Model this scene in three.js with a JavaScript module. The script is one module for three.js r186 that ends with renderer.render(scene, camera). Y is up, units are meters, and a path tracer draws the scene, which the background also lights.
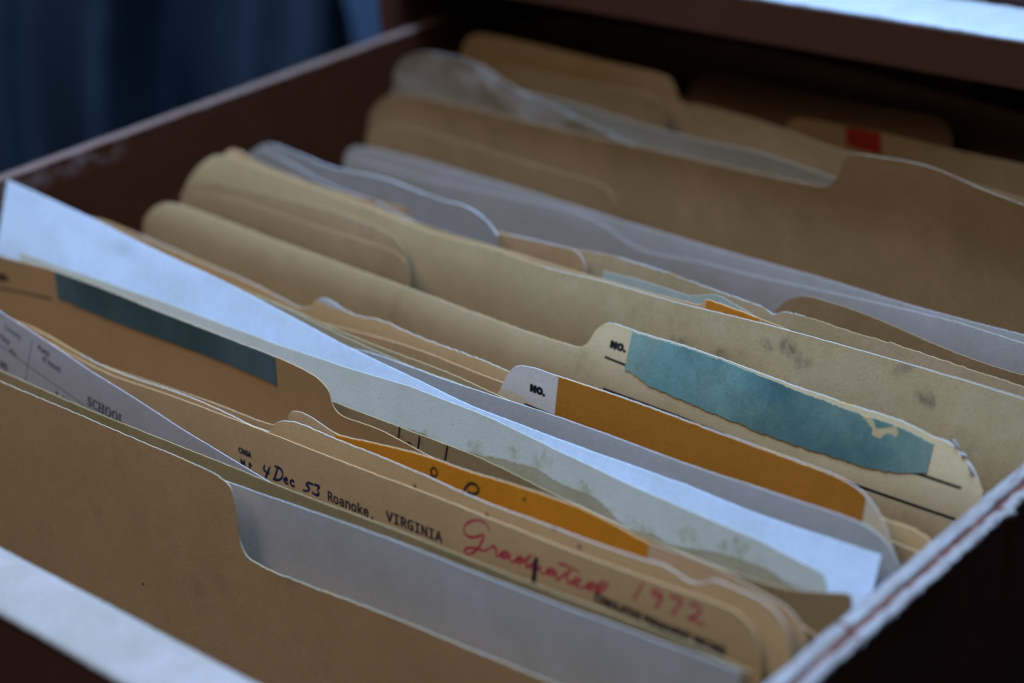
import * as THREE from 'three';
import { mergeGeometries } from 'three/addons/utils/BufferGeometryUtils.js';
import { RoundedBoxGeometry } from 'three/addons/geometries/RoundedBoxGeometry.js';
import { RectAreaLightUniformsLib } from 'three/addons/lights/RectAreaLightUniformsLib.js';

// ---------- camera, light, exposure ----------
const scene = new THREE.Scene();
const camera = new THREE.PerspectiveCamera(2 * Math.atan(341.5 / 2016) * 180 / Math.PI, 1024 / 683, 0.02, 20);
camera.matrixAutoUpdate = true;
{
  // camera axes in the world: right, up, backwards
  const m = new THREE.Matrix4().makeBasis(
    new THREE.Vector3(0.73313579, -0.0730463, -0.67614802),
    new THREE.Vector3(-0.23948471, 0.9028034, -0.35720175),
    new THREE.Vector3(0.636521, 0.4238045, 0.64438402));
  camera.quaternion.setFromRotationMatrix(m);
  camera.position.set(0.47722, 0.44862, 0.16593);
}
camera.focus = 0.432;
camera.userData.fStop = 9;
camera.updateMatrixWorld();

scene.background = new THREE.Color().setRGB(0.026, 0.021, 0.022);   // the dim room around the box

RectAreaLightUniformsLib.init();
// daylight from a large window high above the drawer
const windowLight = new THREE.RectAreaLight(new THREE.Color().setRGB(0.40, 0.69, 1.2), 46, 0.5, 0.5);
windowLight.position.set(0.1, 1.3, -0.21);
windowLight.lookAt(0.12, 0.25, -0.14);
windowLight.name = 'window_light';
scene.add(windowLight);
// weaker warm light of the room from high in front
const roomLight = new THREE.RectAreaLight(new THREE.Color().setRGB(1.0, 0.87, 0.70), 3.7, 0.7, 0.34);
roomLight.position.set(-0.05, 1.07, 0.28);
roomLight.lookAt(0.14, 0.25, -0.1);
roomLight.name = 'room_light';
scene.add(roomLight);

const renderer = new THREE.WebGLRenderer({ antialias: true });
renderer.setSize(1024, 683);
renderer.toneMapping = THREE.LinearToneMapping;
renderer.toneMappingExposure = 1.0;
renderer.shadowMap.enabled = true;

// ---------- helpers ----------
const hash = (a, b = 0, c = 0) => { let h = Math.imul(a | 0, 374761393) ^ Math.imul(b | 0, 668265263) ^ Math.imul(c | 0, 2147483647 - 97); h = Math.imul(h ^ (h >>> 13), 1274126177); h ^= h >>> 16; return (h >>> 0) / 4294967296; };
const smooth = (t) => t * t * (3 - 2 * t);
function noise2(x, y, s = 0) {
  const i = Math.floor(x), j = Math.floor(y), u = smooth(x - i), v = smooth(y - j);
  const a = hash(i, j, s), b = hash(i + 1, j, s), c = hash(i, j + 1, s), d = hash(i + 1, j + 1, s);
  return a + (b - a) * u + (c - a) * v + (a - b - c + d) * u * v;
}
const fbm = (x, y, s = 0) => 0.5 * noise2(x, y, s) + 0.3 * noise2(x * 2.1, y * 2.1, s + 1) + 0.2 * noise2(x * 4.3, y * 4.3, s + 2);
const sn = (x, s) => 2 * noise2(x, 7.3, s) - 1;
let seedCount = 1;
const counts = {};
function numbered(n) { const k = counts[n] = (counts[n] ?? -1) + 1; return k ? n + '_' + String(k).padStart(3, '0') : n; }
function obj(name, geo, mat, parent) {
  const m = new THREE.Mesh(geo, mat); m.name = name; m.castShadow = m.receiveShadow = true; parent.add(m); return m;
}
function thing(name, label, category, group) {
  const g = new THREE.Group(); g.name = numbered(name); g.userData = { label, category }; if (group) g.userData.group = group; scene.add(g); return g;
}

// ---------- procedural textures ----------
function grainTexture(size, amp, seed, fibre) {
  const d = new Uint8Array(size * size * 4);
  const wrap = (f, n) => (x, y) => { // tileable value noise
    const s = n / size, X = x * s, Y = y * s, i = Math.floor(X), j = Math.floor(Y), u = smooth(X - i), v = smooth(Y - j);
    const h = (a, b) => hash(((a % n) + n) % n, ((b % n) + n) % n, f);
    const p = h(i, j), q = h(i + 1, j), r = h(i, j + 1), t = h(i + 1, j + 1);
    return p + (q - p) * u + (r - p) * v + (p - q - r + t) * u * v;
  };
  const n1 = wrap(seed, 5), n2 = wrap(seed + 1, 19), n3 = wrap(seed + 2, 71), n4 = wrap(seed + 3, 233);
  for (let y = 0; y < size; y++) for (let x = 0; x < size; x++) {
    const blot = n1(x, y) * 0.4 + n2(x, y) * 0.35 + n3(x, y) * 0.25;
    const fine = n4(x, y) * 0.6 + hash(x, y, seed + 9) * 0.4;
    let v = 1 - amp * (0.55 * (1 - blot) + 0.45 * (1 - fine));
    if (hash(x >> 1, y >> 1, seed + 11) > 1 - fibre) v *= 0.78;
    const o = (y * size + x) * 4, w = blot - 0.5;
    d[o] = 255 * Math.min(1, v * (1 + 0.02 * w)); d[o + 1] = 255 * Math.min(1, v); d[o + 2] = 255 * Math.min(1, v * (1 + 0.09 * w)); d[o + 3] = 255;
  }
  const t = new THREE.DataTexture(d, size, size); t.colorSpace = THREE.SRGBColorSpace; t.wrapS = t.wrapT = THREE.RepeatWrapping;
  t.magFilter = THREE.LinearFilter; t.minFilter = THREE.LinearFilter; t.needsUpdate = true; return t;
}
const paperGrain = grainTexture(1024, 0.13, 5, 0.0006);
paperGrain.repeat.set(2.6, 0.65);
const manilaGrain = grainTexture(1024, 0.2, 31, 0.0016);
manilaGrain.repeat.set(2.6, 0.65);
const bumpGrain = grainTexture(512, 0.9, 77, 0);
bumpGrain.colorSpace = THREE.NoColorSpace; bumpGrain.repeat.set(6, 1.5);

function paperMat(hex, grain = manilaGrain, extra = {}) {
  return new THREE.MeshPhysicalMaterial({ color: hex, map: grain, roughness: 0.85, specularIntensity: 0.35, bumpMap: bumpGrain, bumpScale: 0.00005, ...extra });
}
// A leaf with writing or stains: canvas in millimetres over x 0..315, y 192..270.8
const PXMM = 6.5;
function markedMat(hex, draw, amp = 0.13, seed = 1, extra = {}) {
  const W = 2048, H = 512, c = document.createElement('canvas'); c.width = W; c.height = H;
  const g = c.getContext('2d'); g.fillStyle = hex; g.fillRect(0, 0, W, H);
  g.save(); g.setTransform(PXMM, 0, 0, PXMM, 0, 0); g.lineCap = 'round'; g.lineJoin = 'round'; draw(g, (y) => 270.8 - y); g.restore();
  const im = g.getImageData(0, 0, W, H), d = im.data;
  for (let y = 0; y < H; y++) for (let x = 0; x < W; x++) {
    const b = noise2(x / 260, y / 260, seed) * 0.4 + noise2(x / 60, y / 60, seed + 1) * 0.35 + noise2(x / 17, y / 17, seed + 2) * 0.25;
    let v = 1 - amp * (0.6 * (1 - b) + 0.4 * hash(x >> 1, y >> 1, seed + 3));
    if (hash(x >> 1, y >> 1, seed + 4) > 0.9988) v *= 0.8;
    const o = (y * W + x) * 4; d[o] *= v; d[o + 1] *= v; d[o + 2] *= v * (1 + 0.06 * (b - 0.5));
  }
  g.putImageData(im, 0, 0);
  const t = new THREE.CanvasTexture(c); t.colorSpace = THREE.SRGBColorSpace; t.magFilter = THREE.LinearFilter; t.anisotropy = 4;
  return new THREE.MeshPhysicalMaterial({ color: 0xffffff, map: t, roughness: 0.85, specularIntensity: 0.35, bumpMap: bumpGrain, bumpScale: 0.00005, ...extra });
}
function blot(g, x, y, r, col, seed, n = 26) { // a stain with an uneven outline
  g.fillStyle = col;
  for (let i = 0; i < n; i++) {
    const a = hash(i, seed) * 6.283, q = r * Math.sqrt(hash(i, seed, 2)), rr = r * (0.12 + 0.3 * hash(i, seed, 3));
    g.beginPath(); g.ellipse(x + q * Math.cos(a), y + 0.6 * q * Math.sin(a), rr, rr * 0.75, hash(i, seed, 4) * 3, 0, 6.3); g.fill();
  }
}
function stroke(g, pts, w, col) {
  g.strokeStyle = col; g.lineWidth = w; g.beginPath(); g.moveTo(...pts[0]);
  for (let i = 1; i < pts.length - 1; i++) g.quadraticCurveTo(pts[i][0], pts[i][1], (pts[i][0] + pts[i + 1][0]) / 2, (pts[i][1] + pts[i + 1][1]) / 2);
  g.lineTo(...pts[pts.length - 1]); g.stroke();
}
function pencil(g, pts, w, rgb, seed) {
  const P = []; for (let i = 0; i < pts.length - 1; i++) { const a = i ? [(pts[i - 1][0] + pts[i][0]) / 2, (pts[i - 1][1] + pts[i][1]) / 2] : pts[0], c = i < pts.length - 2 ? [(pts[i][0] + pts[i + 1][0]) / 2, (pts[i][1] + pts[i + 1][1]) / 2] : pts[i + 1], b = i ? pts[i] : [(pts[0][0] + c[0]) / 2, (pts[0][1] + c[1]) / 2]; for (let t = 0; t < 1; t += 0.2) P.push([a[0] * (1 - t) ** 2 + 2 * b[0] * t * (1 - t) + c[0] * t * t, a[1] * (1 - t) ** 2 + 2 * b[1] * t * (1 - t) + c[1] * t * t]); }
  P.push(pts[pts.length - 1]); g.lineCap = 'round';
  for (let i = 0; i < P.length - 1; i++) { const n = noise2(i * 0.35, seed, 77), q = noise2(i * 1.1, seed, 78); g.lineWidth = w * (0.75 + 0.5 * n); g.strokeStyle = `rgba(${rgb},${Math.min(1, 0.8 + 0.3 * n - 0.18 * q).toFixed(3)})`; g.beginPath(); g.moveTo(...P[i]); g.lineTo(...P[i + 1]); g.stroke(); }
}
function words(g, text, x, y, size, font, col, rot = 0, sx = 1) {
  g.save(); g.translate(x, y); g.rotate(rot); g.scale(sx * size / 40, size / 40); g.font = font.replace('SZ', '40px'); g.fillStyle = col; g.fillText(text, 0, 0); g.restore();
}

// ---------- sheets: top outlines in mm (x along the drawer's width, y above the table), standing plane by zl / zr / k ----------
const LAYERS = {
 A: {zl:-0.051, zr:-0.045, k:0.1, b:[0.02,0.246], p:[[6,252],[40,253.5],[74.1,253.7],[98.8,253.0],[140.2,253.1],[169.6,254.7],[179.1,254.6],[183.0,253.5],[184.1,251.0],[184.9,246.4],[185.3,242.5],[187.2,239.7],[192.2,239.0],[203.9,239.6],[233.1,242.3],[274.3,245.3],[304.5,245.7],[308,245]]},
 B: {zl:-0.056, zr:-0.051, k:0.1, b:[0.06,0.246], p:[[20,245],[147.1,247.4],[176.5,249.8],[198.1,251.5],[240.9,254.3],[277.9,256.4],[307.5,257.3]]},
 B2: {zl:-0.0583, zr:-0.0535, k:0.1, b:[0.04,0.246], p:[[6,249],[30,249.3],[61.1,249.2],[87.3,249.7],[125.4,248.9],[176.3,251.6],[195.5,252.4],[238.5,254.6],[275.9,256.5],[295.4,256.9],[303.7,256.3],[308,256]]},
 D: {zl:-0.0675, zr:-0.058, k:0.1, b:[0.06,0.246], p:[[22,267],[48.9,262.3],[76.3,258.6],[92.8,256.3],[106.4,254.0],[119.5,251.9],[145.7,248.9],[175.4,246.9],[236,243]]},
 C1: {zl:-0.0765, zr:-0.0645, k:0.09, b:[0.1,0.246], p:[[6,246.5],[33.1,247.6],[62.2,249.2],[80.4,249.8],[108.6,248.0],[142.9,249.8],[169.6,251.6],[210.6,253.6],[255.3,255.7],[279.5,256.9],[291.6,257.4],[296.6,257.1],[299.7,255.4],[301.8,252.1],[302.8,244.9]]},
 C2: {zl:-0.0785, zr:-0.066, k:0.09, b:[0.14,0.246], p:[[6,247.5],[30.1,248.3],[59.3,249.5],[77.6,250.2],[106.2,248.0],[140.6,249.6],[163.8,250.2],[167.0,250.8],[168.3,252.7],[171.0,254.2],[176.2,255.3],[186.8,255.6],[208.4,256.1],[231.7,256.2],[253.4,257.4],[273.2,258.6],[279.6,259.1],[282.9,258.3],[285.8,258.1],[288.1,259.1],[289.7,260.0],[295.3,260.0],[300.8,259.5],[304.7,257.4],[306.6,254.0],[307.7,248.9]]},
 E: {zl:-0.085, zr:-0.07, k:0.09, b:[0.16,0.246], p:[[6,240],[133.5,246.2],[166.3,250.0],[167.2,252.8],[169.3,253.8],[172.8,254.2],[178.4,253.7],[184.1,253.2],[194.6,254.6],[210.1,256.5],[222.1,257.2],[232.3,258.2],[243.4,259.2],[254.0,260.0],[263.0,259.7],[271.5,259.1],[284.6,259.5],[297.0,258.2],[303.1,257.0],[305.9,255.2],[307.4,252.8]]},
 F: {zl:-0.0985, zr:-0.076, k:0.08, b:[-0.02,0.246], p:[[2,249],[8.9,251.0],[29.8,251.5],[58.2,254.6],[84.2,256.0],[107.9,256.0],[128.7,256.3],[151.2,257.4],[162.6,257.6],[167.8,256.9],[170.5,255.3],[171.3,253.0],[173.3,251.2],[187.9,251.8],[204.0,251.0],[219.3,249.9],[242.8,249.1],[279.3,251.5],[301.8,251.0],[307,250]]},
 G2: {zl:-0.103, zr:-0.0805, k:0.09, b:[0.05,0.246], p:[[8,243],[153.3,249.2],[166.6,249.6],[189.4,251.0],[214.7,252.1],[238.4,251.7],[260.4,252.1],[280.3,252.3],[296.1,253.5],[303.5,255.7],[308.9,257.0],[309.3,254.8]]},
 G: {zl:-0.1068, zr:-0.0862, k:0.08, b:[0.26,0.238], p:[[26.8,247.2],[26.9,249.1],[43.8,249.5],[70.1,251.2],[94.8,252.1],[115.9,252.2],[137.9,252.8],[162.3,254.6],[185.5,256.7],[206.4,257.2],[216.8,256.9],[230.8,256.4],[249.0,256.2],[265.8,256.2],[283.0,256.0],[298.6,254.5],[299.9,252.5]]},
 H: {zl:-0.112, zr:-0.0962, k:0.08, b:[0.33,0.238], p:[[7.3,254.3],[7.0,262.1],[53.4,260.5],[97.7,258.2],[122.1,256.3],[136.8,255.2],[152.9,254.3],[164.1,254.0],[182.6,253.5],[198.9,252.8],[219.1,253.0],[234.6,253.3],[258.3,254.6],[276.1,254.3],[292.2,254.6],[303.9,254.8]]},
 I: {zl:-0.119, zr:-0.1018, k:0.06, b:[0.12,0.246], p:[[60,249],[130.7,250.0],[146.8,249.9],[158.0,251.4],[171.4,252.2],[185.4,252.7],[197.9,253.3],[218.2,254.3],[236.7,255.0],[254.3,255.6],[271.0,256.4],[283.1,256.8],[293.0,257.0],[298.1,256.6],[301.5,255.4],[303.6,253.6],[305.0,251.3]]},
 JB: {zl:-0.1232, zr:-0.1033, k:0.06, b:[0.1,0.246], p:[[6,244],[21.5,251.3],[87.6,251.3],[103.9,251.3],[121.4,251.5],[138.6,250.5],[154.7,250.3],[168.8,250.4],[189.4,251.3],[199.0,251.5],[217.4,250.1],[300,244]]},
 J1: {zl:-0.1258, zr:-0.1047, k:0.06, b:[0.12,0.246], p:[[6,244],[17.7,250.2],[84.6,250.4],[101.2,250.7],[116.9,250.6],[132.3,250.0],[140.8,249.8],[152.3,250.1],[177.9,251.4],[194.6,251.1],[215.8,249.9],[300,247]]},
 J: {zl:-0.1295, zr:-0.1064, k:0.06, b:[0.2,0.246], p:[[6,243],[12.1,246.7],[97.5,246.4],[129.1,246.1],[160.0,246.3],[178.2,246.2],[189.1,246.9],[192.3,248.1],[194.4,250.3],[196.2,253.8],[198.1,256.5],[201.3,257.8],[210.8,258.5],[238.7,259.8],[263.2,260.5],[278.0,260.7],[286.9,260.5],[292.1,259.5],[296.1,257.3],[299.1,254.1],[301.0,250.9],[303.7,246.9]]},
 K2: {zl:-0.1345, zr:-0.11, k:0.06, b:[0.14,0.246], p:[[8,246],[30.2,246.3],[74.0,245.6],[119.7,244.5],[127.6,245.3],[162.5,249.0],[190.6,249.9],[236.5,253.2],[276.7,252.9],[300.2,250.0],[307,250]]},
 K: {zl:-0.1365, zr:-0.1118, k:0.06, b:[0.24,0.246], p:[[6,244],[21.1,247.3],[42.7,247.7],[71.7,247.6],[93.7,247.4],[113.9,245.8],[117.8,246.8],[119.6,248.7],[122.3,250.1],[126.1,250.4],[131.7,249.3],[137.2,249.5],[144.8,250.6],[160.2,250.8],[181.7,251.7],[190.2,251.6],[201.6,250.8],[234.7,252.7],[275.1,253.5],[291.7,253.0],[295.4,252.6],[301.2,252.6],[305.3,251.8],[306.9,250.4]]},
 L: {zl:-0.157, zr:-0.134, k:0.055, b:[0.4,0.246], p:[[14.6,234.4],[16.6,239.8],[21.8,244.5],[28.1,247.0],[43.7,247.8],[89.5,248.1],[129.2,247.9],[167.1,248.7],[189.4,249.7],[194.2,250.1],[196.4,251.7],[198.0,254.7],[199.9,256.5],[203.1,257.3],[210.8,257.4],[228.6,258.0],[251.4,258.2],[269.8,258.4],[282.0,258.6],[290.7,257.7],[293.4,257.7],[297.1,256.1],[300.1,254.6],[303.3,251.0]]},
 M: {zl:-0.165, zr:-0.142, k:0.055, b:[0.2,0.246], p:[[21.4,241.6],[25.7,245.8],[35.0,248.4],[51.0,250.2],[84.3,251.0],[100.4,251.3],[113.4,251.3],[119.3,250.8],[122.5,249.2],[124.2,246.4],[124.5,242.0],[126,239],[140,238],[305,238]]},
 N2: {zl:-0.1705, zr:-0.1465, k:0.055, b:[0.2,0.246], p:[[16.0,240.8],[21.5,247.1],[27.9,249.3],[40.1,250.7],[66.2,252.5],[90.3,253.6],[104.5,253.2],[111.7,252.1],[115.8,249.9],[118.0,246.1],[118.5,238.6],[126,237],[140,236],[305,236]]},
 N: {zl:-0.173, zr:-0.149, k:0.055, b:[0.2,0.246], p:[[12.0,240.0],[17.1,246.9],[22.0,251.7],[30.0,256.2],[48.9,256.6],[69.6,256.5],[95.8,256.1],[125.8,254.9],[149.4,256.2],[165.5,256.5],[188.5,258.2],[212.1,259.2],[234.8,260.9],[259.4,262.4],[282.0,263.1],[301.4,263.2],[309.3,263.3]]},
 N3: {zl:-0.177, zr:-0.153, k:0.055, b:[0.2,0.246], p:[[27.6,252.5],[30.2,256.5],[35.9,257.3],[43.8,255.8],[64.8,255.4],[91.6,255.1],[121.8,253.8],[145.5,254.7],[185.1,256.5],[209.0,257.7],[214.1,258.3],[215.1,259.5],[222.6,259.8],[230.7,259.7],[243.2,259.1],[300,252]]},
 O: {zl:-0.197, zr:-0.135, k:0.08, p:[[17.7,244.1],[18.8,247.5],[22.1,250.5],[27.6,252.7],[44.2,254.0],[64.3,254.9],[91.9,258.2],[116.5,259.0],[129.3,260.2],[138.8,258.8],[142.7,256.4]]},
 SC: {zl:-0.1815, zr:-0.158, k:0.06, b:[0.2,0.246], p:[[178.2,252.9],[179.1,255.8],[191.1,256.6],[207.0,256.7],[214.0,258.9],[216.4,258.8],[229.7,256.6],[240.2,255.0]]},
 P1: {zl:-0.185, zr:-0.163, k:0.06, b:[0.16,0.246], p:[[20,248],[114.1,253.1],[133.3,253.3],[148.4,254.8],[159.5,255.7],[164.6,256.0],[167.6,255.0],[169.4,252.2],[170.1,248.6],[172,245],[300,244]]},
 P2: {zl:-0.189, zr:-0.167, k:0.06, b:[0.2,0.246], p:[[20,246],[110.3,250.1],[133.2,251.7],[155.8,253.2],[170.1,255.2],[190.4,256.0],[209.5,255.4],[223.3,255.1],[225.8,254.4],[229.1,255.7],[236.4,256.2],[247.8,256.4],[261.4,256.8],[276.8,256.6],[292.2,256.4],[300.6,256.2],[308,256]]},
 RR: {zl:-0.205, zr:-0.187, k:0.06, b:[0.05,0.246], p:[[12,236],[180,237],[208.5,238.8],[213.9,246.0],[217.4,249.2],[221.8,251.1],[229.2,251.5],[243.8,251.1],[260.5,249.5],[276.2,248.7],[290.8,248.8],[307,249]]},
 Q1: {zl:-0.2335, zr:-0.196, k:0.05, b:[0.16,0.246], p:[[19.7,231.1],[23.2,234.6],[57.9,237.4],[95.0,240.9],[119.8,242.7],[136.0,242.4],[152.0,239.2],[175.0,242.0],[196.1,243.7],[215.7,245.6],[240.5,248.1],[257.9,249.6],[275.3,249.9],[284.5,250.5],[306,251]]},
 Q2: {zl:-0.237, zr:-0.2, k:0.05, b:[0.16,0.246], p:[[14.6,232.2],[18.3,237.0],[44.0,240.4],[91.3,242.5],[132.5,242.8],[171.6,244.7],[206.3,246.4],[237.8,247.5],[273.0,249.7],[282.3,250.0],[306,251]]},
 S: {zl:-0.248, zr:-0.222, k:0, p:[[11.3,235.9],[16.0,239.9],[29.2,242.6],[67.4,243.4],[101.7,243.2],[115.5,242.8],[121.3,241.3],[123.8,237.9],[124.2,231.8],[128,231],[150,230],[305,230]]},
 T: {zl:-0.256, zr:-0.236, k:-0.03, b:[-0.12,0.246], p:[[1.5,232],[3.6,238.5],[12.9,246.6],[20.9,249.1],[68.1,251.4],[109.5,252.2],[148.0,253.6],[184.2,255.6],[191.6,256.2],[195.1,257.6],[197.7,261.1],[199.8,265.3],[202.6,267.9],[211.4,269.0],[226.7,269.7],[241.2,267.4],[253.6,265.9],[263.4,264.4],[300,262],[307,258]]},
 U: {zl:-0.2625, zr:-0.24, k:-0.04, b:[-0.12,0.24], p:[[6.4,244.0],[11.2,252.8],[17.0,258.4],[30.5,263.3],[51.7,263.4],[72.7,257.5],[89.2,255.2],[104.7,252.0],[119.6,248.6],[190,240]]},
 W2: {zl:-0.272, zr:-0.247, k:-0.05, b:[-0.1,0.246], p:[[10,250],[80.7,254.4],[113.1,252.9],[136.3,252.7],[159.5,254.0],[185.8,252.7],[207.5,251.4],[304,249]]},
 V2: {zl:-0.293, zr:-0.26, k:-0.05, b:[-0.1,0.246], p:[[8.3,244.5],[12.4,248.9],[22.5,250.8],[42.4,251.8],[80.4,253.6],[100.9,254.3],[106.0,253.0],[106.7,249.8],[105.6,242.0],[109,241],[120,240],[304,240]]},
 V: {zl:-0.298, zr:-0.266, k:-0.05, b:[-0.1,0.246], p:[[6.4,248.1],[11.2,254.4],[17.1,257.7],[29.3,258.8],[76.9,259.8],[100.4,260.2],[106.3,259.3],[108.2,256.4],[109.1,252.3],[117.2,252.5],[140.9,252.1],[171.4,250.4],[206.1,251.1],[232.9,250.4],[244.0,249.9],[306,249]]},
 Y: {zl:-0.306, zr:-0.279, k:-0.05, b:[-0.1,0.246], p:[[6,241],[120,242],[135.7,243.5],[141.5,246.4],[143.8,249.5],[147.1,251.2],[165.6,253.1],[178.4,253.9],[202.3,254.3],[226.0,255.0],[237.2,255.0],[306,254]]},
 X: {zl:-0.318, zr:-0.298, k:-0.05, b:[-0.1,0.246], p:[[6,241],[85,242],[91.7,243.8],[94.5,249.4],[98.7,252.9],[106.0,253.8],[136.9,253.2],[167.3,254.6],[185.1,255.5],[189.8,254.9],[191.9,251.6],[192.3,246.4],[196,243],[305,243]]},
 Z1: {zl:-0.329, zr:-0.309, k:-0.05, b:[-0.1,0.246], p:[[1.5,250],[26.7,256.6],[64.3,259.0],[98.5,260.5],[129.6,259.7],[152.5,259.5],[185.0,258.7],[214.6,257.5],[306,255]]},
 Z2: {zl:-0.345, zr:-0.325, k:-0.05, b:[-0.1,0.246], p:[[6,248],[70,248],[78.2,252.0],[82.0,256.8],[89.7,257.8],[117.8,258.5],[156.3,258.8],[181.7,258.2],[183.9,255.2],[187,250],[304,250]]}
};
// where writing, marks and strip corners sit on the sheets, mm
const MARKS = {
 C1: {cnga:[157.4,243.5],mf:[157.9,240.9],dec:[166.0,241.0],dece:[186.5,242.8],roa:[188.4,242.7],roe:[203.5,243.3],vir:[206.9,244.4],vire:[223.5,245.1],g0:[227.5,246.9],g1:[267.4,250.1],n0:[273.5,251.9],n1:[290.2,252.5],st0:[264.7,249.6],st1:[295.0,249.8],bar0:[249.6,250.9],bar1:[249.1,246.0],l2a:[252.3,245.4],l2b:[287.1,247.7]},
 D: {s0:[110.5,244.1],s1:[124.0,242.7],ln0:[75.5,249.9],ln1:[113.1,243.0],v0:[89.0,253.3],v1:[86.6,246.0],tx0:[91.8,253.1],tx1:[100.3,249.5],la0:[97.6,242.6],la1:[105.6,241.0],b0:[74.8,244.3]},
 E: {o0:[182.9,252.4],o1:[271.6,258.4],h:[213.9,254.1],h2:[225.7,254.1],d:[239.6,256.8]},
 F: {t0:[57.6,253.8],t0b:[55.5,247.0],t1:[151.1,256.9],t1b:[149.0,250.2],n:[28.0,243.6],ln0:[27.6,241.8],ln1:[54.8,245.9]},
 G2: {b0:[189.4,250.8],b0b:[188.4,247.7],b1:[196.0,250.8],b1b:[195.0,248.0],b2:[204.8,251.4],b2b:[203.6,248.3],c:[191.0,247.9],c1:[193.3,247.7]},
 J: {no:[203.9,253.1],noe:[208.6,253.3],l0:[202.8,249.8],l1:[212.7,249.9],o0:[211.5,258.4],o0b:[212.7,249.9],o1:[294.1,257.5]},
 L: {no:[203.2,252.4],noe:[208.1,252.5],a0:[202.5,250.0],a1:[210.7,249.8],a3:[298.5,250.4],b0:[203.1,242.9],b1:[298.4,244.2],t0:[208.3,256.6],t0b:[210.9,248.9],t1:[216.1,247.5],t2:[227.0,247.1],t3:[249.1,247.0],t4:[268.0,247.8],t5:[277.7,248.2],t6:[284.7,249.3],t7:[292.3,251.5],t8:[291.3,257.3],w0:[273.1,257.4],w1:[279.5,255.0],w2:[282.4,257.2]},
 N: {s0:[243.5,258.9],s1:[237.6,256.8],s2:[279.7,257.1],s3:[225.2,251.1],s4:[273.7,261.9],s5:[212.3,249.8],p0:[289.5,260.6],p1:[298.6,261.1]},
 Y: {r0:[165.5,252.8],r0b:[165.3,246.1],r1:[178.4,253.9]},
 A: {sp:[148.4,218.6]},
 C2: {m0:[213.5,253.1],m1:[234.2,253.9],m2:[252.1,257.3],m3:[258.8,255.9]}
};
const ripple = (x) => 0.0007 * Math.sin(2 * Math.PI * x / 0.21 + 0.6) + 0.0004 * Math.sin(2 * Math.PI * x / 0.093 + 2.1);
const softRamp = (v, w) => v <= -w ? 0 : v >= w ? v : (v + w) * (v + w) / (4 * w);   // bends a sheet back above a given height
const surf = (l) => (x, y) => l.zl + (l.zr - l.zl) * x / 0.315 - l.k * (y - 0.25) + ripple(x) - (l.b ? l.b[0] * (softRamp(y - l.b[1], 0.008) - softRamp(0.25 - l.b[1], 0.008)) : 0);
function outline(p, sharp, step = 0.9) {
  const out = [];
  if (sharp) {
    for (let i = 0; i < p.length - 1; i++) { const n = Math.max(1, Math.ceil(Math.hypot(p[i + 1][0] - p[i][0], p[i + 1][1] - p[i][1]) / step)); for (let j = 0; j < n; j++) out.push([p[i][0] + (p[i + 1][0] - p[i][0]) * j / n, p[i][1] + (p[i + 1][1] - p[i][1]) * j / n]); }
    out.push(p[p.length - 1]);
  } else {
    const cv = new THREE.CatmullRomCurve3(p.map(([x, y]) => new THREE.Vector3(x, y, 0)), false, 'centripetal');
    for (let i = 0; i < p.length - 1; i++) { const n = Math.max(3, Math.ceil(Math.hypot(p[i + 1][0] - p[i][0], p[i + 1][1] - p[i][1]) / step)); for (let j = 0; j < n; j++) { const q = cv.getPoint((i + j / n) / (p.length - 1)); out.push([q.x, q.y]); } }
    out.push(p[p.length - 1]);
  }
  for (let i = 1; i < out.length; i++) if (out[i][0] <= out[i - 1][0]) out[i] = [out[i - 1][0] + 0.02, out[i][1]];
  return out;
}
const lerpY = (p, x) => { for (let i = 0; i < p.length - 1; i++) if (x <= p[i + 1][0]) { const t = Math.max(0, (x - p[i][0]) / (p[i + 1][0] - p[i][0] || 1)); return p[i][1] + (p[i + 1][1] - p[i][1]) * t; } return p[p.length - 1][1]; };
const ROWS = [0, 0.3, 0.7, 1.4, 2.4, 4, 6, 9, 13, 18, 25, 40, 70, 120, 180];
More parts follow.
